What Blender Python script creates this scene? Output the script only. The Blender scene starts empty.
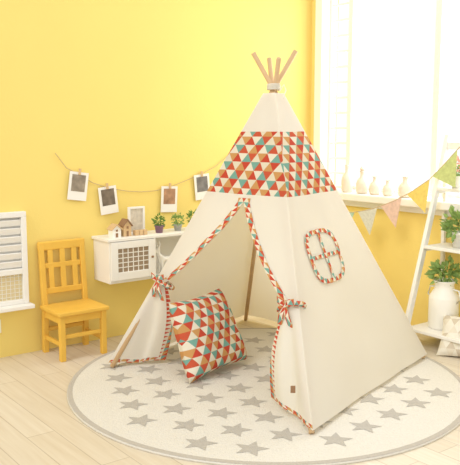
import bpy, math, random
from mathutils import Vector, noise, Matrix
random.seed(4)
sc = bpy.context.scene
try:
    sc.view_settings.view_transform = 'Standard'
except Exception: pass

# ---------------------------------------------------------------- materials
def mat(name, col, rough=0.6, bump=0.0, bscale=40, var=0.0, vscale=6, transl=0.0, metal=0.0):
    m = bpy.data.materials.new(name); m.use_nodes = True
    nt = m.node_tree; N = nt.nodes; Lk = nt.links
    b = N['Principled BSDF']; out = N['Material Output']
    b.inputs['Base Color'].default_value = (*col, 1); b.inputs['Roughness'].default_value = rough
    b.inputs['Metallic'].default_value = metal
    b.inputs['Specular IOR Level'].default_value = 0.25
    tc = N.new('ShaderNodeTexCoord')
    if var > 0:
        n = N.new('ShaderNodeTexNoise'); n.inputs['Scale'].default_value = vscale
        n.inputs['Detail'].default_value = 4
        Lk.new(tc.outputs['Object'], n.inputs['Vector'])
        r = N.new('ShaderNodeMix'); r.data_type = 'RGBA'
        r.inputs[6].default_value = (*[c*(1-var) for c in col], 1)
        r.inputs[7].default_value = (*[min(1, c*(1+var)) for c in col], 1)
        Lk.new(n.outputs['Fac'], r.inputs[0]); Lk.new(r.outputs[2], b.inputs['Base Color'])
    if bump > 0:
        n2 = N.new('ShaderNodeTexNoise'); n2.inputs['Scale'].default_value = bscale
        n2.inputs['Detail'].default_value = 3
        Lk.new(tc.outputs['Object'], n2.inputs['Vector'])
        bp = N.new('ShaderNodeBump'); bp.inputs['Strength'].default_value = bump
        bp.inputs['Distance'].default_value = 0.01
        Lk.new(n2.outputs['Fac'], bp.inputs['Height']); Lk.new(bp.outputs['Normal'], b.inputs['Normal'])
    if transl > 0:
        t = N.new('ShaderNodeBsdfTranslucent'); t.inputs['Color'].default_value = (*col, 1)
        mx = N.new('ShaderNodeMixShader'); mx.inputs[0].default_value = transl
        Lk.new(b.outputs[0], mx.inputs[1]); Lk.new(t.outputs[0], mx.inputs[2]); Lk.new(mx.outputs[0], out.inputs[0])
    return m

def tri_mat(name, t, transl=0.0, cols=None):
    m = bpy.data.materials.new(name); m.use_nodes = True
    nt = m.node_tree; N = nt.nodes; Lk = nt.links
    b = N['Principled BSDF']; b.inputs['Roughness'].default_value = 0.85
    b.inputs['Specular IOR Level'].default_value = 0.1
    uv = N.new('ShaderNodeUVMap'); sp = N.new('ShaderNodeSeparateXYZ'); Lk.new(uv.outputs[0], sp.inputs[0])
    def M(op, a, bb=None, c=None):
        n = N.new('ShaderNodeMath'); n.operation = op
        for i, v in enumerate((a, bb, c)):
            if v is None: continue
            if isinstance(v, (int, float)): n.inputs[i].default_value = v
            else: Lk.new(v, n.inputs[i])
        return n.outputs[0]
    x = sp.outputs[0]; y = sp.outputs[1]
    b_ = M('MULTIPLY', y, 2/(math.sqrt(3)*t))
    a_ = M('SUBTRACT', M('MULTIPLY', x, 1/t), M('MULTIPLY', b_, 0.5))
    fa = M('FLOOR', a_); fb = M('FLOOR', b_)
    up = M('GREATER_THAN', M('ADD', M('SUBTRACT', a_, fa), M('SUBTRACT', b_, fb)), 1.0)
    idx = M('ADD', M('ADD', M('MULTIPLY', fa, 2), up), M('MULTIPLY', fb, 3))
    idx = M('FLOORED_MODULO', M('ADD', idx, 0.02), 6)
    f = M('ADD', M('DIVIDE', idx, 6), 0.05)
    cr = N.new('ShaderNodeValToRGB'); cr.color_ramp.interpolation = 'CONSTANT'
    cols = cols or [(.52,.07,.04),(.74,.69,.57),(.18,.37,.31),(.54,.10,.05),(.70,.64,.50),(.56,.30,.11)]
    e = cr.color_ramp.elements
    e[0].position = 0; e[0].color = (*cols[0], 1); e[1].position = 1/6; e[1].color = (*cols[1], 1)
    for i in range(2, 6):
        k = e.new(i/6); k.color = (*cols[i], 1)
    Lk.new(f, cr.inputs[0]); Lk.new(cr.outputs[0], b.inputs['Base Color'])
    if transl:
        tr = N.new('ShaderNodeBsdfTranslucent'); Lk.new(cr.outputs[0], tr.inputs[0])
        mx = N.new('ShaderNodeMixShader'); mx.inputs[0].default_value = transl
        Lk.new(b.outputs[0], mx.inputs[1]); Lk.new(tr.outputs[0], mx.inputs[2])
        Lk.new(mx.outputs[0], N['Material Output'].inputs[0])
    return m

YEL = mat('wall_paint_yellow', (.89,.70,.215), .8, .08, 60, .03, 2)
YEL2 = mat('wall_paint_yellow_bright', (.90,.71,.23), .8, .08, 60, .03, 2)
WHITE = mat('white_painted_wood', (.86,.84,.79), .45, .06, 30, .03)
WHITE2 = mat('window_white', (.89,.87,.82), .4)
CREAM = mat('tent_canvas', (.90,.875,.80), .9, .12, 25, .02, 5, transl=.38)
POLE = mat('pole_pine', (.66,.45,.25), .6, .1, 30, .12, 12)
TRI = tri_mat('triangle_print', .052, .12)
TRIS = tri_mat('triangle_print_trim', .030, .0)
TRIP = tri_mat('triangle_print_cushion', .050, 0)
CHAIRM = mat('yellow_stained_wood', (.82,.50,.085), .4, .08, 20, .12, 9)
RUG = mat('rug_pile', (.76,.73,.66), .95, .5, 160, .10, 90)
RUGE = mat('rug_border', (.53,.49,.43), .95, .5, 160, .1, 90)
STAR = mat('rug_star_grey', (.51,.48,.43), .95, .5, 160, .10, 60)
STRING = mat('jute_string', (.55,.42,.25), .9)
BROWN = mat('brown_wire', (.30,.17,.09), .6)
BEIGE = mat('beige_mesh', (.74,.62,.36), .8, .3, 90)
WOODN = mat('light_wood', (.66,.46,.25), .6, .1, 30, .1)
GREEN = mat('leaf_green', (.16,.30,.07), .6, 0, 10, .35, 40, transl=.2)
GREEN2 = mat('leaf_light_green', (.30,.44,.14), .6, 0, 10, .3, 40, transl=.2)
PINKF = mat('pink_petals', (.80,.42,.36), .6, 0, 10, .25, 40, transl=.3)
POTW = mat('white_ceramic', (.88,.86,.80), .3)
POTB = mat('purple_pot', (.28,.16,.22), .5)
POTG = mat('zinc_pot', (.45,.45,.42), .4)
PAPER = mat('card_paper', (.88,.86,.80), .8)
VASE = mat('vase_porcelain', (.85,.76,.64), .3, transl=.1)
NET = mat('window_net', (.90,.88,.80), .9, .3, 200, transl=.4)

def floor_material():
    m = bpy.data.materials.new('floor_planks'); m.use_nodes = True
    nt = m.node_tree; N = nt.nodes; Lk = nt.links; b = N['Principled BSDF']
    tc = N.new('ShaderNodeTexCoord'); mp = N.new('ShaderNodeMapping'); mp.inputs['Rotation'].default_value = (0, 0, math.radians(52.4))
    Lk.new(tc.outputs['Object'], mp.inputs[0])
    br = N.new('ShaderNodeTexBrick'); Lk.new(mp.outputs[0], br.inputs[0])
    br.inputs['Color1'].default_value = (.78,.71,.59,1); br.inputs['Color2'].default_value = (.73,.65,.52,1)
    br.inputs['Mortar'].default_value = (.56,.48,.37,1); br.inputs['Scale'].default_value = 1
    br.inputs['Brick Width'].default_value = 1.1; br.inputs['Row Height'].default_value = .12
    br.inputs['Mortar Size'].default_value = .0022; br.offset = .37
    mp2 = N.new('ShaderNodeMapping'); mp2.inputs['Scale'].default_value = (1.5, 22, 1); Lk.new(mp.outputs[0], mp2.inputs[0])
    n = N.new('ShaderNodeTexNoise'); n.inputs['Scale'].default_value = 2; n.inputs['Detail'].default_value = 6; Lk.new(mp2.outputs[0], n.inputs[0])
    mx = N.new('ShaderNodeMix'); mx.data_type = 'RGBA'; mx.blend_type = 'MULTIPLY'; mx.inputs[0].default_value = 1
    cr = N.new('ShaderNodeValToRGB'); cr.color_ramp.elements[0].position = .3; cr.color_ramp.elements[0].color = (.90,.87,.82,1)
    cr.color_ramp.elements[1].position = .7; cr.color_ramp.elements[1].color = (1,1,1,1)
    Lk.new(n.outputs['Fac'], cr.inputs[0]); Lk.new(br.outputs['Color'], mx.inputs[6]); Lk.new(cr.outputs[0], mx.inputs[7])
    Lk.new(mx.outputs[2], b.inputs['Base Color']); b.inputs['Roughness'].default_value = .4
    return m

# ---------------------------------------------------------------- frames / builders
ANG = math.radians(37.6)
class Frame:
    def __init__(s, o, a): s.o = Vector((o[0], o[1], 0)); s.a = a; s.R = Matrix.Rotation(a, 3, 'Z')
    def w(s, p): return s.o + s.R @ Vector(p)
WORLD = Frame((0, 0), 0)
LW = Frame((-1.253, 3.955), ANG)                 # x along wall, -y into the room
CORNER = LW.w((2.302, 0, 0))
RW = Frame((CORNER.x, CORNER.y), ANG - math.pi/2)  # x along wall toward camera, -y into the room

class G:
    def __init__(s, name, frame, off=(0, 0, 0)):
        e = bpy.data.objects.new(name, None); e.empty_display_size = .05
        sc.collection.objects.link(e)
        e.location = frame.w(off); e.rotation_euler = (0, 0, frame.a)
        s.e = e; s.off = Vector(off)

def mesh(name, g, verts, faces, mats, midx=None, uvs=None, smooth=False, bevel=0, solid=0):
    me = bpy.data.meshes.new(name)
    off = g.off if g else Vector()
    me.from_pydata([tuple(Vector(v)-off) for v in verts], [], faces)
    if not isinstance(mats, (list, tuple)): mats = [mats]
    for m in mats: me.materials.append(m)
    if midx:
        for p, i in zip(me.polygons, midx): p.material_index = i
    if uvs:
        ul = me.uv_layers.new(name='UVMap')
        for p in me.polygons:
            for li in p.loop_indices: ul.data[li].uv = uvs[me.loops[li].vertex_index]
    if smooth:
        for p in me.polygons: p.use_smooth = True
    me.update()
    o = bpy.data.objects.new(name, me); sc.collection.objects.link(o)
    if g: o.parent = g.e
    if solid:
        sm = o.modifiers.new('solid', 'SOLIDIFY'); sm.thickness = solid; sm.offset = 0
    if bevel:
        b = o.modifiers.new('bevel', 'BEVEL'); b.width = bevel; b.segments = 2; b.limit_method = 'ANGLE'
    return o

BF = [(0,3,2,1),(4,5,6,7),(0,1,5,4),(1,2,6,5),(2,3,7,6),(3,0,4,7)]
def boxes(name, g, lst, m, bevel=.003):
    V = []; F = []
    for (x0, x1, y0, y1, z0, z1) in lst:
        k = len(V)
        V += [(x0,y0,z0),(x1,y0,z0),(x1,y1,z0),(x0,y1,z0),(x0,y0,z1),(x1,y0,z1),(x1,y1,z1),(x0,y1,z1)]
        F += [tuple(i+k for i in f) for f in BF]
    return mesh(name, g, V, F, m, bevel=bevel)
def box(name, g, x0, x1, y0, y1, z0, z1, m, bevel=.003): return boxes(name, g, [(x0,x1,y0,y1,z0,z1)], m, bevel)

def beam(name, g, p, q, w, d, m, bevel=.003, up=(0, 1, 0)):
    p = Vector(p); q = Vector(q); t = (q-p).normalized(); u = Vector(up); s = t.cross(u).normalized(); u = s.cross(t).normalized()
    V = []
    for c in (p, q):
        for a, b in ((-1,-1),(1,-1),(1,1),(-1,1)): V.append(c + s*a*w/2 + u*b*d/2)
    return mesh(name, g, V, [(0,1,2,3),(7,6,5,4),(0,4,5,1),(1,5,6,2),(2,6,7,3),(3,7,4,0)], m, bevel=bevel)

def tube(name, g, pts, r, m, seg=10, r2=None):
    pts = [Vector(p) for p in pts]; V = []; F = []; n = len(pts)
    for i, p in enumerate(pts):
        t = (pts[min(i+1, n-1)]-pts[max(i-1, 0)]).normalized()
        a = t.cross(Vector((0.13, .31, 1)) if abs(t.z) < .9 else Vector((1, .2, 0))).normalized(); b = t.cross(a)
        rr = r if r2 is None else r+(r2-r)*i/(n-1)
        for k in range(seg):
            an = 2*math.pi*k/seg; V.append(p + a*math.cos(an)*rr + b*math.sin(an)*rr)
    for i in range(n-1):
        for k in range(seg):
            F.append((i*seg+k, i*seg+(k+1) % seg, (i+1)*seg+(k+1) % seg, (i+1)*seg+k))
    F.append(tuple(range(seg-1, -1, -1))); F.append(tuple((n-1)*seg+k for k in range(seg)))
    return mesh(name, g, V, F, m, smooth=(seg > 6))

def lathe(name, g, c, prof, m, seg=24):
    V = []; F = []
    for r, z in prof:
        for k in range(seg):
            a = 2*math.pi*k/seg; V.append((c[0]+r*math.cos(a), c[1]+r*math.sin(a), c[2]+z))
    for i in range(len(prof)-1):
        for k in range(seg):
            F.append((i*seg+k, i*seg+(k+1) % seg, (i+1)*seg+(k+1) % seg, (i+1)*seg+k))
    F.append(tuple(range(seg-1, -1, -1))); F.append(tuple((len(prof)-1)*seg+k for k in range(seg)))
    return mesh(name, g, V, F, m, smooth=True)

def leaves(name, g, c, r, n, size, m, flat=1.0):
    V = []; F = []; c = Vector(c)
    for i in range(n):
        d = Vector((random.gauss(0,1), random.gauss(0,1), random.gauss(0,1)*flat)).normalized()
        p = c + d*r*random.uniform(.45, 1.0)
        t = (d + Vector((random.uniform(-.6,.6), random.uniform(-.6,.6), random.uniform(-.2,.8)))).normalized()
        s = t.cross(Vector((random.uniform(-1,1), random.uniform(-1,1), random.uniform(-1,1)))).normalized()
        L = size*random.uniform(.7, 1.2); k = len(V); nn = t.cross(s)
        V += [p, p+t*L*.45+s*L*.28+nn*L*.08, p+t*L, p+t*L*.45-s*L*.28+nn*L*.08]
        F += [(k,k+1,k+2),(k,k+2,k+3)]
    return mesh(name, g, V, F, m)

def potted(name, frame, c, pr, ph, lr, mpot, mleaf, n=90, size=.025, flat=1.0):
    g = G(name, frame, c)
    lathe('pot', g, c, [(pr*.72,0),(pr*.95,ph*.85),(pr*1.05,ph*.86),(pr*1.05,ph),(pr*.9,ph),(pr*.88,ph*.85),(0.001,ph*.84)], mpot)
    for i in range(5):
        a = i*1.256; d = Vector((math.cos(a), math.sin(a), 0))*lr*.4
        tube(f'stem_{i+1}', g, [Vector(c)+Vector((0,0,ph*.8)), Vector(c)+d+Vector((0,0,ph+lr*.7))], .0015, mleaf, 5)
    leaves('foliage', g, (c[0], c[1], c[2]+ph+lr*.7*flat), lr, n, size, mleaf, flat)
    return g

# ---------------------------------------------------------------- room
g = G('floor', WORLD, (0, 3, 0))
box('floor_slab', g, -3.2, 3.8, -1.0, 6.6, -.1, 0, floor_material(), 0)
g = G('wall_left', LW); box('wall_panel', g, -2.4, 2.302+.15, 0, .15, 0, 2.5, YEL, 0)
g = G('wall_right', RW)
WS0, WS1, WZ0, WZ1 = .105, 1.75, .80, 2.3
boxes('wall_panel', g, [(0, WS0, 0, .15, 0, 2.5), (WS1, 3.0, 0, .15, 0, 2.5), (WS0, WS1, 0, .15, 0, WZ0), (WS0, WS1, 0, .15, WZ1, 2.5)], YEL2, 0)

# window
g = G('window_1', RW, (WS0, 0, WZ0))
fr = [(WS0-.055, WS0+.012, -.02, .13, WZ0, WZ1+.05), (WS1-.012, WS1+.055, -.02, .13, WZ0, WZ1+.05), (WS0, WS1, -.02, .13, WZ1-.01, WZ1+.05)]
boxes('casing', g, fr, WHITE2, .004)
sash = []
def sashbox(x0, x1, nv, nh, y0=.06, y1=.10, w=.022):
    z0, z1 = WZ0+.03, WZ1-.02
    sash.extend([(x0,x0+w,y0,y1,z0,z1),(x1-w,x1,y0,y1,z0,z1),(x0+w,x1-w,y0,y1,z0,z0+w),(x0+w,x1-w,y0,y1,z1-w,z1)])
    for i in range(1, nh): 
        z = z0+(z1-z0)*i/nh; sash.append((x0+w, x1-w, y0+.01, y1-.01, z-.007, z+.007))
    for i in range(1, nv):
        x = x0+(x1-x0)*i/nv; sash.append((x-.008, x+.008, y0+.008, y1-.008, z0, z1))
sashbox(WS0+.012, WS0+.20, 1, 14, w=.016)
sashbox(WS0+.20, 1.02, 1, 1); sashbox(1.02, WS1-.012, 1, 1)
boxes('sash', g, sash, WHITE2, .002)
box('sill', g, WS0-.07, WS1+.07, -.075, .15, WZ0-.035, WZ0+.012, WHITE2, .006)
box('sill_apron', g, WS0-.04, WS1+.04, -.022, 0, WZ0-.075, WZ0-.035, WHITE2, .003)

# vases on sill
zs = WZ0+.012
for i, (s, h, r) in enumerate([(.363,.185,.038),(.50,.15,.040),(.61,.12,.036),(.72,.10,.034),(.86,.13,.044)]):
    c = (s, .0, zs); g = G('vase', RW, c)
    lathe('body', g, c, [(r*.7,0),(r,.1*h),(r*1.02,.45*h),(r*.8,.62*h),(r*.38,.74*h),(r*.36,.93*h),(r*.5,h),(r*.42,h),(r*.3,.9*h)], VASE)
    if i == 1:
        lathe('stopper', g, (s,0,zs+h), [(r*.3,0),(r*.45,.01),(r*.3,.025),(.001,.03)], VASE)

# ---------------------------------------------------------------- rug
RC = Vector((.18, 3.575)); RR = .965
g = G('round_rug', WORLD, (RC.x, RC.y, 0))
lathe('pile', g, (RC.x, RC.y, 0), [(RR,0.0005),(RR,.008),(RR-.006,.011),(RR-.012,.0115),(0.001,.0115)], [RUG], 96)
V = []; F = []
for k in range(96):
    a = 2*math.pi*k/96
    for r in (RR-.026, RR-.002): V.append((RC.x+r*math.cos(a), RC.y+r*math.sin(a), .0122 if r < RR-.01 else .0112))
for k in range(96): F.append((2*k, 2*k+1, (2*k+3) % 192, (2*k+2) % 192))
mesh('border_binding', g, V, F, RUGE)
V = []; F = []
sp = .205; rot = math.radians(-14)
for j in range(-7, 8):
    for i in range(-7, 8):
        x = (i+(.5 if j % 2 else 0))*sp; y = j*sp*.80
        X = RC.x+x*math.cos(rot)-y*math.sin(rot); Y = RC.y+x*math.sin(rot)+y*math.cos(rot)
        if (Vector((X, Y))-RC).length > RR-.10: continue
        k = len(V); V.append((X, Y, .0128)); ro = rot+random.uniform(-.1,.1)
        for q in range(10):
            rr = .073 if q % 2 == 0 else .032
            a = ro+math.pi/2+q*math.pi/5; V.append((X+rr*math.cos(a), Y+rr*math.sin(a), .0128))
        for q in range(10): F.append((k, k+1+q, k+1+(q+1) % 10))
mesh('star_pattern', g, V, F, STAR)
ZR = .013

# ---------------------------------------------------------------- teepee
AZ = 1.435
A3 = Vector((.219, 3.834, AZ)); C0 = Vector((.216, 3.834, 0))
Lc, Fc, Rc = Vector((-.610,3.749,0)), Vector((.330,2.890,0)), Vector((1.042,3.912,0))
Bc = Lc+Rc-Fc
T = G('teepee_tent', WORLD, (C0.x, C0.y, 0))
def outw(c): d = (c-C0); d.z = 0; return d.normalized()
def edge(c, s): return c.lerp(A3, s) + outw(c)*.040
def PF(c1, c2, a, s): return edge(c1, s).lerp(edge(c2, s), a)
def face_n(c1, c2):
    n = (PF(c1,c2,1,0)-PF(c1,c2,0,0)).cross(PF(c1,c2,.5,.8)-PF(c1,c2,.5,0)).normalized()
    if n.dot((c1+c2)/2-C0) < 0: n = -n
    return n
ZB = .035/AZ
STOP = .985; B0, B1 = .922/AZ, 1.222/AZ
def panel(name, c1, c2, srange, a0, a1, nu=28, nv=36, seed=0, sag=.02):
    n = face_n(c1, c2); Lw = (c2-c1).length; H = 1.565
    ss = sorted(set([srange[0]+(srange[1]-srange[0])*i/nv for i in range(nv+1)] + [x for x in (B0, B1) if srange[0] < x < srange[1]]))
    V = []; F = []; U = []; MI = []
    for s in ss:
        l, r = a0(s), a1(s)
        for i in range(nu+1):
            a = l+(r-l)*i/nu
            p = PF(c1, c2, a, s)
            e = 4*a*(1-a)
            wv = noise.noise(p*3.2+Vector((seed,0,0)))*.018*e*min(1,(1.02-s)*5) + noise.noise(p*9+Vector((seed,3,0)))*.004*e
            p = p + n*(wv - sag*e*e*(1-s))
            V.append(p); U.append(((a-.5)*Lw*(1-s)+5, s*H))
    w = nu+1
    for j in range(len(ss)-1):
        sm = (ss[j]+ss[j+1])/2
        for i in range(nu):
            F.append((j*w+i, j*w+i+1, (j+1)*w+i+1, (j+1)*w+i)); MI.append(1 if B0 < sm < B1 else 0)
    return mesh(name, T, V, F, [CREAM, TRI], MI, U, smooth=True)
zero = lambda s: 0.0
one = lambda s: 1.0
panel('canvas_side_right', Fc, Rc, (ZB, STOP), zero, one, seed=1)
panel('canvas_back_left', Lc, Bc, (ZB, STOP), zero, one, seed=7)
panel('canvas_back_right', Bc, Rc, (ZB, STOP), zero, one, seed=9)
SO, ST = .618, .325
panel('canvas_front_top', Lc, Fc, (SO, STOP), zero, one, seed=3, sag=.0)
def aL(s): q = (SO-s)/(SO-ST); return .5-.42*q
def aR(s): return 1-aL(s)
panel('canvas_front_flap_left', Lc, Fc, (ST, SO), zero, aL, nu=10, nv=20, seed=3, sag=0)
panel('canvas_front_flap_right', Lc, Fc, (ST, SO), aR, one, nu=10, nv=20, seed=3, sag=0)
# printed trim along the opening
nf = face_n(Lc, Fc); Lw = (Fc-Lc).length
for nm, fn, sg in (('opening_trim_left', aL, -1), ('opening_trim_right', aR, 1)):
    V = []; F = []; U = []
    for j in range(25):
        s = ST+.01+(SO+.012-ST-.01)*j/24; da = .034/(Lw*(1-s))
        ss_ = min(s, SO)
        for q in (0, 1):
            a = fn(ss_)+sg*da*q; p = PF(Lc, Fc, a, s)
            e = 4*a*(1-a)
            wv = noise.noise(p*3.2+Vector((3,0,0)))*.018*e + noise.noise(p*9+Vector((3,3,0)))*.004*e
            V.append(p+nf*(.004+wv)); U.append((q*.034, s*1.6))
        if j: k = 2*j; F.append((k-2, k-1, k+1, k))
    mesh(nm, T, V, F, TRIS, uvs=U, solid=.002)
# lower tied-back flaps
def flap(name, c, a_t, corner, bulge, seed):
    V = []; F = []; U = []; MI = []; nr, nc = 24, 16
    tp = PF(Lc, Fc, a_t, ST); cr = Vector(corner)
    for j in range(nr+1):
        t = j/nr
        p0 = edge(c, ST*(1-t)+ZB*t)
        e = tp.lerp(cr, t) + Vector(bulge)*math.sin(math.pi*min(1, t*1.0))*.5
        for i in range(nc+1):
            q = i/nc; p = p0.lerp(e, q)
            p = p + nf*(.022*math.sin(q*math.pi*3+seed)*math.sin(math.pi*min(1, q*1.0))*min(1, t*1.6)) + nf*.02*math.sin(q*math.pi)*(1-t)
            V.append(p); U.append((q*.35*t, t*.5))
    w = nc+1
    for j in range(nr):
        for i in range(nc):
            F.append((j*w+i, j*w+i+1, (j+1)*w+i+1, (j+1)*w+i))
            MI.append(1 if (i >= nc-2 or j >= nr-1) else 0)
    mesh(name, T, V, F, [CREAM, TRIS], MI, U, smooth=True)
flap('tied_flap_left', Lc, .085, (-.34, 3.82, .03), (.07, -.02, 0), 0.4)
flap('tied_flap_right', Fc, .915, (.185, 3.24, .04), (-.06, -.01, 0), 1.2)
# ties with bows
for nm, a, c in (('tie_left', .055, Lc), ('tie_right', .945, Fc)):
    p = PF(Lc, Fc, a, ST)
    tang = (A3-c).normalized()
    ring = []
    x = tang.cross(nf).normalized(); y = tang.cross(x)
    for k in range(17):
        an = 2*math.pi*k/16; ring.append(p+x*math.cos(an)*.060-nf*.012+y*math.sin(an)*.044)
    o = tube(nm+'_band', T, ring, .011, TRIS, 8)
    for q, (dx, dz) in enumerate(((-.045,.02),(.045,.02),(-.03,-.09),(.035,-.10))):
        b0 = p+nf*.036; e = b0 + (Fc-Lc).normalized()*dx + Vector((0,0,dz)); m_ = (b0+e)/2+nf*.012
        wv = Vector((0,0,.016)) if q < 2 else (Fc-Lc).normalized()*.013
        V = [b0-wv*.3, b0+wv*.3, m_+wv, e+wv*.9, e-wv*.9, m_-wv]
        mesh(f'{nm}_bow_{q+1}', T, V, [(0,1,2,5),(5,2,3,4)], TRIS, uvs=[(0,0),(0,.02),(.03,.03),(.06,.03),(.06,0),(.03,-.01)], solid=.004)
# UVs for tube bands
for o in list(bpy.data.objects):
    if o.name.endswith('_band'):
        ul = o.data.uv_layers.new(name='UVMap')
        for p in o.data.polygons:
            for li in p.loop_indices:
                v = o.data.vertices[o.data.loops[li].vertex_index].co; ul.data[li].uv = (v.x*1.5, v.z*1.5)
p = PF(Lc, Fc, .93, .12)
boxes('leather_tab', T, [(p.x-.010, p.x+.010, p.y-.035, p.y-.031, p.z-.02, p.z+.01)], BROWN, 0)

# peek window (soft-cornered square) on the right side
nr_ = face_n(Fc, Rc); du = (Rc-Fc).normalized(); dv = (A3-(Fc+Rc)/2).normalized()
ac, scn = .385, .447
def surf(x, y, off):
    base = PF(Fc, Rc, ac, scn); p = base+du*x+dv*y
    s = scn + y*dv.z/AZ
    ew = (PF(Fc,Rc,1,s)-PF(Fc,Rc,0,s)).length
    a = (p-PF(Fc,Rc,0,s)).dot(du)/ew; a = max(0, min(1, a)); e = 4*a*(1-a)
    q = PF(Fc, Rc, a, s)
    wv = noise.noise(q*3.2+Vector((1,0,0)))*.018*e + noise.noise(q*9+Vector((1,3,0)))*.004*e
    return q + nr_*(wv-.02*e*e*(1-s)+off)
RX, RY = .150, .132
def se(t, k):
    c, s = math.cos(t), math.sin(t); pw = .62
    return (k*RX*math.copysign(abs(c)**pw, c), k*RY*math.copysign(abs(s)**pw, s))
V=[];F=[];U=[]
for k in range(96):
    t = 2*math.pi*k/96
    for q, kk in enumerate((1.0, .84)):
        x, y = se(t, kk); V.append(surf(x, y, .007)); U.append((x, y))
for k in range(96): F.append((2*k, 2*k+1, (2*k+3) % 192, (2*k+2) % 192))
mesh('peek_window_trim', T, V, F, TRIS, uvs=U, solid=.002)
V=[surf(0,0,.004)];F=[]
for ring in (.45, .9):
    for k in range(48):
        x, y = se(2*math.pi*k/48, ring); V.append(surf(x, y, .004))
for k in range(48):
    F.append((0, 1+k, 1+(k+1) % 48)); F.append((1+k, 49+k, 49+(k+1) % 48, 1+(k+1) % 48))
mesh('peek_window_net', T, V, F, NET)
for nm, hor in (('peek_window_bar_h', True), ('peek_window_bar_v', False)):
    V=[];F=[];U=[]
    for k in range(13):
        t = -1+2*k/12
        for q in (-1, 1):
            x, y = (t*RX*.86, q*.009) if hor else (q*.011, t*RY*.86)
            V.append(surf(x, y, .009)); U.append((x+.1, y+.3))
        if k: F.append((2*k-2, 2*k-1, 2*k+1, 2*k))
    mesh(nm, T, V, F, TRIS, uvs=U)
# poles (inside the corner sleeves)
for i, (c, tw) in enumerate(((Lc, .007), (Fc, -.005), (Rc, .007), (Bc, -.007))):
    side = Vector((-outw(c).y, outw(c).x, 0))
    p0 = c + Vector((0, 0, ZR+.004 if (c.xy-RC).length < RR else .004)); p1 = A3 + side*tw
    d = (p1-p0)/(p1.z-p0.z)
    p2 = p0 + d*(1.622-[.0,.03,.01,.045][i]-p0.z)
    tube(f'pole_{i+1}', T, [p0, p0.lerp(p2, .5), p2], .012, POLE, 12)
ring = []
for k in range(60):
    an = 2*math.pi*k/15; ring.append(A3+Vector((math.cos(an)*.032, math.sin(an)*.032, -.006+k*.0005)))
tube('rope_lashing', T, ring, .004, CREAM, 6)
tube('rope_tail', T, [A3+Vector((.03,-.02,-.01)), A3+Vector((.05,-.03,.02)), A3+Vector((.06,-.03,-.01)), A3+Vector((.045,-.04,-.05))], .003, CREAM, 6)

# ---------------------------------------------------------------- cushions
def cushion(name, base, right, up, size, thick, m, taper=0.0):
    right = Vector(right).normalized(); up = Vector(up).normalized(); n = right.cross(up).normalized()
    g = G(name, WORLD, base); c = Vector(base)+up*size[1]/2
    V=[];F=[];U=[];N=26
    for sd in (1, -1):
        for j in range(N+1):
            for i in range(N+1):
                x = -1+2*i/N; y = -1+2*j/N
                h = ((1-x**4)*(1-y**4))**.55*thick/2
                pin = 1-.07*(1-abs(y)**1.5)*abs(x)**3; piny = 1-.07*(1-abs(x)**1.5)*abs(y)**3
                X = x*size[0]/2*pin*(1-taper*(y+1)/2); Y = y*size[1]/2*piny
                p = c+right*X+up*Y+n*h*sd
                h2 = noise.noise(p*7)*.02*(1-x*x)*(1-y*y)
                V.append(p+n*h2*sd); U.append((x*size[0]/2*pin+(.3 if sd<0 else 0), Y))
    w=N+1
    for q in range(2):
        o=q*w*w
        for j in range(N):
            for i in range(N):
                f=(o+j*w+i,o+j*w+i+1,o+(j+1)*w+i+1,o+(j+1)*w+i); F.append(f if q==0 else f[::-1])
    mesh('cover', g, V, F, m, uvs=U, smooth=True)
    return g
rd = Vector((.64,.76,.04)).normalized()
cushion('triangle_print_cushion', (-.052,3.665,.024), rd, Vector((-.33,.14,1)), (.45,.40), .16, TRIP, .16)
CC = tri_mat('cream_print', .05, 0, [(.80,.76,.66),(.78,.74,.64),(.74,.68,.56),(.80,.76,.66),(.62,.54,.42),(.78,.74,.62)])
cushion('floor_cushion', (1.27,3.93,.005), (.9,-.4,0), (.25,.45,.75), (.30,.24), .10, CC)

# ---------------------------------------------------------------- chair
cx0, cx1, cyb, cyf = .230, .505, -.035, -.28
g = G('childs_chair', LW, ((cx0+cx1)/2, (cyb+cyf)/2, 0))
boxes('seat', g, [(cx0-.012, cx1+.012, cyf-.015, cyb-.01, .248, .271)], CHAIRM, .006)
w=.030
for i,(x,xs) in enumerate(((cx0+w/2,-1),(cx1-w/2,1))):
    beam(f'back_leg_{i+1}', g, (x, cyb-.012, 0), (x, cyb-.022, .26), w, w, CHAIRM)
    beam(f'back_post_{i+1}', g, (x, cyb-.022, .25), (x, cyb+.012, .605), w, w*.8, CHAIRM, .004)
    beam(f'front_leg_{i+1}', g, (x, cyf+.014, 0), (x, cyf+.014, .249), w, w, CHAIRM)
    beam(f'side_stretcher_{i+1}', g, (x, cyf+.02, .09), (x, cyb-.02, .09), .016, .022, CHAIRM, .002, up=(0,0,1))
    beam(f'side_apron_{i+1}', g, (x, cyf+.02, .225), (x, cyb-.02, .225), .016, .045, CHAIRM, .002, up=(0,0,1))
box('front_apron', g, cx0+w, cx1-w, cyf+.006, cyf+.022, .205, .249, CHAIRM)
box('back_apron', g, cx0+w, cx1-w, cyb-.03, cyb-.014, .205, .249, CHAIRM)
box('front_stretcher', g, cx0+w, cx1-w, cyf+.008, cyf+.022, .12, .142, CHAIRM)
box('back_stretcher', g, cx0+w, cx1-w, cyb-.026, cyb-.012, .12, .142, CHAIRM)
beam('top_rail', g, (cx0-.004, cyb+.009, .594), (cx1+.004, cyb+.009, .594), .018, .050, CHAIRM, .007, up=(0,0,1))
beam('mid_rail', g, (cx0+w, cyb+.001, .485), (cx1-w, cyb+.001, .485), .014, .028, CHAIRM, .003, up=(0,0,1))
beam('low_rail', g, (cx0+w, cyb-.013, .345), (cx1-w, cyb-.013, .345), .014, .032, CHAIRM, .003, up=(0,0,1))
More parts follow.
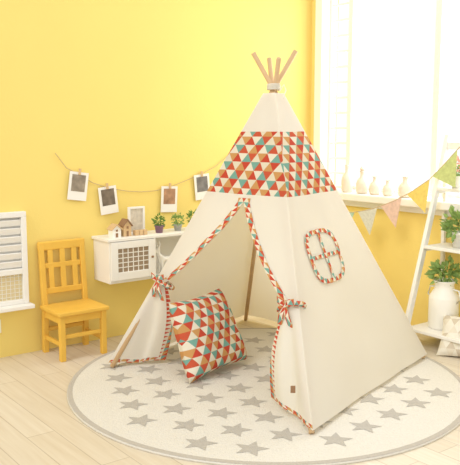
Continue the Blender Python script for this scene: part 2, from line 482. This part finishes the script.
for i in range(3):
    x = cx0+w+(cx1-cx0-2*w)*(i+.5)/3
    beam(f'slat_{i+1}', g, (x, cyb-.012, .35), (x, cyb+.007, .575), .03, .010, CHAIRM, .002)

# ---------------------------------------------------------------- wall shelf cabinet
a0,a1,zb,zt,dp = .580, 1.32, .365, .622, -.19
g = G('wall_cabinet', LW, (a0, 0, zb))
t=.016; dv_=.865
boxes('carcass', g, [(a0-.012,a1+.012,dp-.012,0,zt-t,zt),(a0,a1,dp,0,zb,zb+t),(a0,a0+t,dp,0,zb+t,zt-t),(a1-t,a1,dp,0,zb+t,zt-t),(dv_,dv_+t,dp,0,zb+t,zt-t),(a0+t,a1-t,-.012,0,zb+t,zt-t)], WHITE, .002)
dz0,dz1=zb+.018,zt-t-.003; dx0,dx1=a0+.004,dv_+.012
boxes('door_frame', g, [(dx0,dx0+.045,dp-.014,dp-.001,dz0,dz1),(dx1-.045,dx1,dp-.014,dp-.001,dz0,dz1),(dx0+.045,dx1-.045,dp-.014,dp-.001,dz0,dz0+.045),(dx0+.045,dx1-.045,dp-.014,dp-.001,dz1-.04,dz1)], WHITE, .002)
box('door_panel', g, dx0+.045, dx1-.045, dp-.004, dp-.001, dz0+.045, dz1-.04, mat('taupe_mesh',(.36,.27,.18),.8), 0)
bars=[]
for i in range(1,6):
    x=dx0+.045+(dx1-dx0-.09)*i/6; bars.append((x-.0022,x+.0022,dp-.008,dp-.004,dz0+.045,dz1-.04))
for i in range(1,5):
    z=dz0+.045+(dz1-dz0-.085)*i/5; bars.append((dx0+.045,dx1-.045,dp-.008,dp-.004,z-.0022,z+.0022))
boxes('door_lattice', g, bars, PAPER, 0)
lathe('door_knob', g, (dx1-.022, dp-.014, (dz0+dz1)/2), [(.006,0),(.009,.005),(.006,.012)], BROWN, 12)
# mini deer figurine
def deer(name, frame, c, k, m):
    g = G(name, frame, c); c = Vector(c)
    P = {'hip':(-.03,0,.062),'mid':(0,0,.06),'sh':(.03,0,.064),'nk':(.045,0,.088),'hd':(.05,0,.105),'no':(.07,0,.10),
         'fl':(.032,-.01,.035),'ff':(.03,-.011,0),'gl':(.034,.01,.035),'gf':(.038,.011,0),
         'bl':(-.036,-.01,.034),'bf':(-.032,-.011,0),'cl':(-.03,.01,.034),'cf':(-.036,.011,0),'tl':(-.044,0,.07),
         'a1':(.046,-.014,.135),'a2':(.046,.014,.135),'a3':(.055,-.022,.15),'a4':(.055,.022,.15)}
    R = {'hip':.014,'mid':.014,'sh':.015,'nk':.009,'hd':.009,'no':.005,'fl':.005,'gl':.005,'bl':.0065,'cl':.0065,'tl':.003}
    E=[('mid','hip'),('mid','sh'),('sh','nk'),('nk','hd'),('hd','no'),('sh','fl'),('fl','ff'),('sh','gl'),('gl','gf'),('hip','bl'),('bl','bf'),('hip','cl'),('cl','cf'),('hip','tl'),('hd','a1'),('hd','a2'),('a1','a3'),('a2','a4')]
    ks=list(P); me=bpy.data.meshes.new('body'); me.from_pydata([(-P[q][0]*k,P[q][1]*k,P[q][2]*k) for q in ks],[(ks.index(a),ks.index(b)) for a,b in E],[])
    me.materials.append(m); o=bpy.data.objects.new('body',me); sc.collection.objects.link(o); o.parent=g.e
    sk=o.modifiers.new('skin','SKIN'); sk.use_smooth_shade=True
    if len(me.skin_vertices):
        for i,q in enumerate(ks):
            r=R.get(q,.003)*k; me.skin_vertices[0].data[i].radius=(r,r); me.skin_vertices[0].data[i].use_root=(q=='mid')
    s=o.modifiers.new('sub','SUBSURF'); s.levels=1; s.render_levels=2
deer('deer_figurine', LW, (.985,-.20+.045,zb+t+.004), 1.3, POTW)
# house ornaments
def house(name, c, w, d, h, mb, mr):
    g = G(name, LW, c); x,y,z=c
    V=[(x-w/2,y-d/2,z),(x+w/2,y-d/2,z),(x+w/2,y+d/2,z),(x-w/2,y+d/2,z),(x-w/2,y-d/2,z+h*.6),(x+w/2,y-d/2,z+h*.6),(x+w/2,y+d/2,z+h*.6),(x-w/2,y+d/2,z+h*.6),(x,y-d/2,z+h*.95),(x,y+d/2,z+h*.95)]
    mesh('body',g,V,[(0,3,2,1),(0,1,5,8,4),(1,2,6,5),(2,3,7,9,6),(3,0,4,7),(4,8,9,7),(8,5,6,9)],mb)
    for sgn,n in ((-1,'roof_1'),(1,'roof_2')):
        beam(n,g,(x,y,z+h*.99),(x+sgn*(w/2+.008),y,z+h*.58),.006,d+.014,mr,.001)
    box('door',g,x-w*.13,x+w*.13,y-d/2-.002,y-d/2,z+.001,z+h*.32,BROWN,0)
    box('window',g,x-w*.12,x+w*.12,y-d/2-.002,y-d/2,z+h*.45,z+h*.6,BROWN,0)
house('wooden_house_ornament',(.655,-.12,zt),.055,.05,.075,PAPER,WOODN)
house('wooden_house_ornament',(.725,-.12,zt),.05,.05,.10,WOODN,BROWN)
g=G('wooden_block_ornament',LW,(.795,-.13,zt))
boxes('blocks',g,[(.775,.80,-.15,-.12,zt,zt+.03),(.803,.828,-.15,-.12,zt,zt+.03),(.832,.855,-.15,-.12,zt,zt+.03)],WOODN,.002)
g=G('picture_card_stand',LW,(.82,-.07,zt))
boxes('frame',g,[(.775,.787,-.075,-.06,zt,zt+.16),(.873,.885,-.075,-.06,zt,zt+.16),(.787,.873,-.075,-.06,zt+.148,zt+.16),(.787,.873,-.075,-.06,zt,zt+.012)],PAPER,.001)
box('picture',g,.787,.873,-.068,-.064,zt+.012,zt+.148,mat('sketch_print',(.66,.60,.50),.8,0,10,.35,45),0)
potted('potted_succulent',LW,(.955,-.12,zt),.028,.045,.034,POTB,GREEN,110,.02)
potted('potted_succulent',LW,(1.095,-.11,zt),.027,.04,.036,POTG,GREEN2,110,.02)
potted('potted_succulent',LW,(1.225,-.10,zt),.03,.045,.042,POTB,GREEN,120,.022)

# ---------------------------------------------------------------- left louvred shutter
sx0,sx1=-.45,.165
g=G('louvred_wall_shutter',LW,(sx0,0,.25))
boxes('frame',g,[(sx0,sx1,-.035,0,.765,.795),(sx1-.03,sx1,-.035,0,.29,.765),(sx0,sx0+.03,-.035,0,.29,.765),(sx0+.03,sx1-.03,-.035,0,.455,.485),(sx0+.03,sx1-.03,-.035,0,.29,.315)],WHITE,.003)
box('backing',g,sx0+.03,sx1-.03,-.006,0,.315,.765,WHITE,0)
for i in range(6):
    z=.510+i*.045
    beam(f'louvre_{i+1}',g,(sx0+.03,-.022,z),(sx1-.03,-.022,z),.008,.036,WHITE,.002,up=(0,-.35,1))
box('mesh_panel',g,sx0+.03,sx1-.03,-.012,-.006,.315,.455,BEIGE,0)
mb=[]
for i in range(24):
    x=sx0+.04+i*.024
    mb.append((x-.001,x+.001,-.015,-.012,.315,.455))
for i in range(6):
    z=.33+i*.022; mb.append((sx0+.03,sx1-.03,-.015,-.012,z-.001,z+.001))
boxes('mesh_wires',g,mb,PAPER,0)
box('ledge',g,sx0-.01,sx1+.012,-.085,0,.268,.29,WHITE,.004)
g=G('wall_socket',LW,(-.02,0,.17)); box('plate',g,-.055,.012,-.008,0,.14,.215,WHITE2,.003)

# ---------------------------------------------------------------- photo garland on the left wall
cards=[(.487,.920,8),(.677,.830,-6),(1.0985,.812,3),(1.349,.877,-5)]
g=G('photo_garland',LW,(.9,-.01,.9))
sp_=[(.355,1.104),(.42,1.02),(.487,.985),(.58,.93),(.677,.897),(.80,.872),(.90,.862),(1.0,.864),(1.0985,.88),(1.22,.915),(1.349,.955),(1.46,1.0),(1.563,1.07)]
tube('string',g,[(x,-.010,z) for x,z in sp_],.002,STRING,6)
pics=[(.30,.25,.19),(.20,.16,.12),(.42,.24,.14),(.20,.19,.18)]
for i,(u,z,tl) in enumerate(cards):
    ta=math.radians(tl); Rr=Matrix.Rotation(ta,3,'Y')
    def rb(nm,x0,x1,y0,y1,z0,z1,m):
        V=[Vector((u,-.012,z))+Rr@Vector(v) for v in [(x0,y0,z0),(x1,y0,z0),(x1,y1,z0),(x0,y1,z0),(x0,y0,z1),(x1,y0,z1),(x1,y1,z1),(x0,y1,z1)]]
        return mesh(nm,g,V,BF,m)
    rb(f'card_{i+1}',-.058,.058,-.002,.002,-.085,.075,PAPER)
    rb(f'photo_{i+1}',-.042,.042,-.003,-.002,-.035,.06,mat(f'photo_print_{i+1}',pics[i],.5,0,10,.7,25))
    rb(f'clip_{i+1}',-.006,.006,-.010,.0,.06,.095,WOODN)

# ---------------------------------------------------------------- ladder shelf
ls0,ls1=1.18,1.75
g=G('ladder_shelf',RW,(1.45,-.2,0))
def rw(z): return -(.36*(1-z/1.2)+.018)
for i,s in enumerate((ls0,ls1)):
    beam(f'front_rail_{i+1}',g,(s,rw(0),0.0),(s,rw(1.2),1.2),.024,.036,WHITE,.003)
    beam(f'back_rail_{i+1}',g,(s,-.03,0),(s,-.03,1.1),.022,.025,WHITE,.003)
for i,z in enumerate((.11,.57,.90)):
    boxes(f'shelf_{i+1}',g,[(ls0+.012,ls1-.012,rw(z)-.02,-.02,z-.018,z)],WHITE,.003)
    box(f'side_bar_{i+1}',g,ls0-.01,ls0+.012,rw(z)+.0,-.02,z-.035,z-.018,WHITE,.002)
box('top_bar',g,ls0+.012,ls1-.012,rw(1.15)-.012,rw(1.15)+.012,1.12,1.16,WHITE,.003)

# milk can with plant
c=(1.325,-.20,.1105); g=G('enamel_milk_can',RW,c); r=.085
lathe('body',g,c,[(r*.95,0),(r,.006),(r,.17),(r*.97,.185),(r*.66,.225),(r*.62,.25),(r*.74,.268),(r*.76,.275),(r*.62,.272),(r*.55,.24),(.002,.23)],POTW,32)
tube('handle_1',g,[(c[0]-r*.95,c[1],c[2]+.15),(c[0]-r*1.3,c[1],c[2]+.18),(c[0]-r*1.15,c[1],c[2]+.225),(c[0]-r*.68,c[1],c[2]+.23)],.005,POTW,8)
tube('handle_2',g,[(c[0]+r*.95,c[1],c[2]+.15),(c[0]+r*1.3,c[1],c[2]+.18),(c[0]+r*1.15,c[1],c[2]+.225),(c[0]+r*.68,c[1],c[2]+.23)],.005,POTW,8)
leaves('foliage',g,(c[0],c[1],c[2]+.315),.078,190,.04,GREEN2,.55)
for i in range(6):
    a=i*1.05; tube(f'stem_{i+1}',g,[(c[0],c[1],c[2]+.232),(c[0]+.05*math.cos(a),c[1]+.05*math.sin(a),c[2]+.33)],.002,GREEN,5)
potted('potted_fern',RW,(1.365,-.125,.5705),.055,.09,.085,POTW,GREEN2,240,.042,.7)
potted('potted_fern',RW,(1.60,-.11,.5705),.05,.09,.065,POTW,GREEN,160,.035,.7)
fg=potted('potted_pink_flowers',RW,(1.285,-.070,.9005),.036,.07,.036,POTW,GREEN2,70,.026,.8)
leaves('blossoms',fg,(1.285,-.075,1.03),.042,110,.024,PINKF,.8)

# bunting
g=G('pennant_bunting',RW,(.9,-.12,.9))
bp=[(.30,.70),(.55,.70),(.72,.735),(.90,.80),(1.03,.865),(1.158,.945),(1.25,1.03),(1.34,1.12),(1.60,1.37)]
tube('string',g,[(x,-.155,z) for x,z in bp],.0025,STRING,6)
def zb_(x):
    for (x0,z0),(x1,z1) in zip(bp,bp[1:]):
        if x0<=x<=x1: return z0+(z1-z0)*(x-x0)/(x1-x0)
    return bp[0][1] if x < bp[0][0] else bp[-1][1]
pc=[mat('pennant_mint',(.42,.62,.52),.8,0,10,.25,40),mat('pennant_pink',(.74,.54,.46),.8,0,10,.25,50),mat('pennant_yellow',(.82,.64,.18),.8,0,10,.2,50),mat('pennant_grey',(.66,.67,.61),.8,0,10,.25,60),mat('pennant_lime',(.56,.63,.26),.8,0,10,.3,50)]
for i,(x,ci) in enumerate(((.50,0),(.69,3),(.88,1),(1.08,2),(1.26,4),(1.44,3))):
    x0,x1=x-.08,x+.08; z0,z1=zb_(x0),zb_(x1)
    d=Vector((x1-x0,0,z1-z0)).normalized(); tip=Vector(((x0+x1)/2,-.158,(z0+z1)/2))+Vector((d.z,0,-d.x)).lerp(Vector((0,0,-1)),.3)*.165
    V=[(x0,-.155,z0),((x0+x1)/2,-.155,(z0+z1)/2),(x1,-.155,z1),tip]
    mesh(f'pennant_{i+1}',g,V,[(0,3,1),(1,3,2)],pc[ci],solid=.002)

# ---------------------------------------------------------------- light
w=bpy.data.worlds.new('World'); sc.world=w; w.use_nodes=True
bg=w.node_tree.nodes['Background']; bg.inputs[0].default_value=(1,.985,.95,1); bg.inputs[1].default_value=1.1
s=bpy.data.lights.new('sun','SUN'); s.energy=1.0; s.angle=math.radians(25); s.color=(1,.965,.90)
o=bpy.data.objects.new('sun',s); sc.collection.objects.link(o)
o.rotation_euler=Vector((.55,.75,-.85)).to_track_quat('-Z','Y').to_euler()
a=bpy.data.lights.new('window_daylight','AREA'); a.shape='RECTANGLE'; a.size=1.5; a.size_y=1.4; a.energy=32; a.color=(1,.97,.91)
o=bpy.data.objects.new('window_daylight',a); sc.collection.objects.link(o)
o.location=RW.w((.95,.35,1.6)); o.rotation_euler=(RW.R@Vector((0,-1,-.15))).to_track_quat('-Z','Z').to_euler()

cam=bpy.data.cameras.new('camera'); cam.sensor_fit='HORIZONTAL'; cam.sensor_width=36; cam.lens=750/460*36
o=bpy.data.objects.new('camera',cam); sc.collection.objects.link(o); o.location=(0,0,1.23)
o.rotation_euler=(math.radians(90-7.78),0,0); sc.camera=o
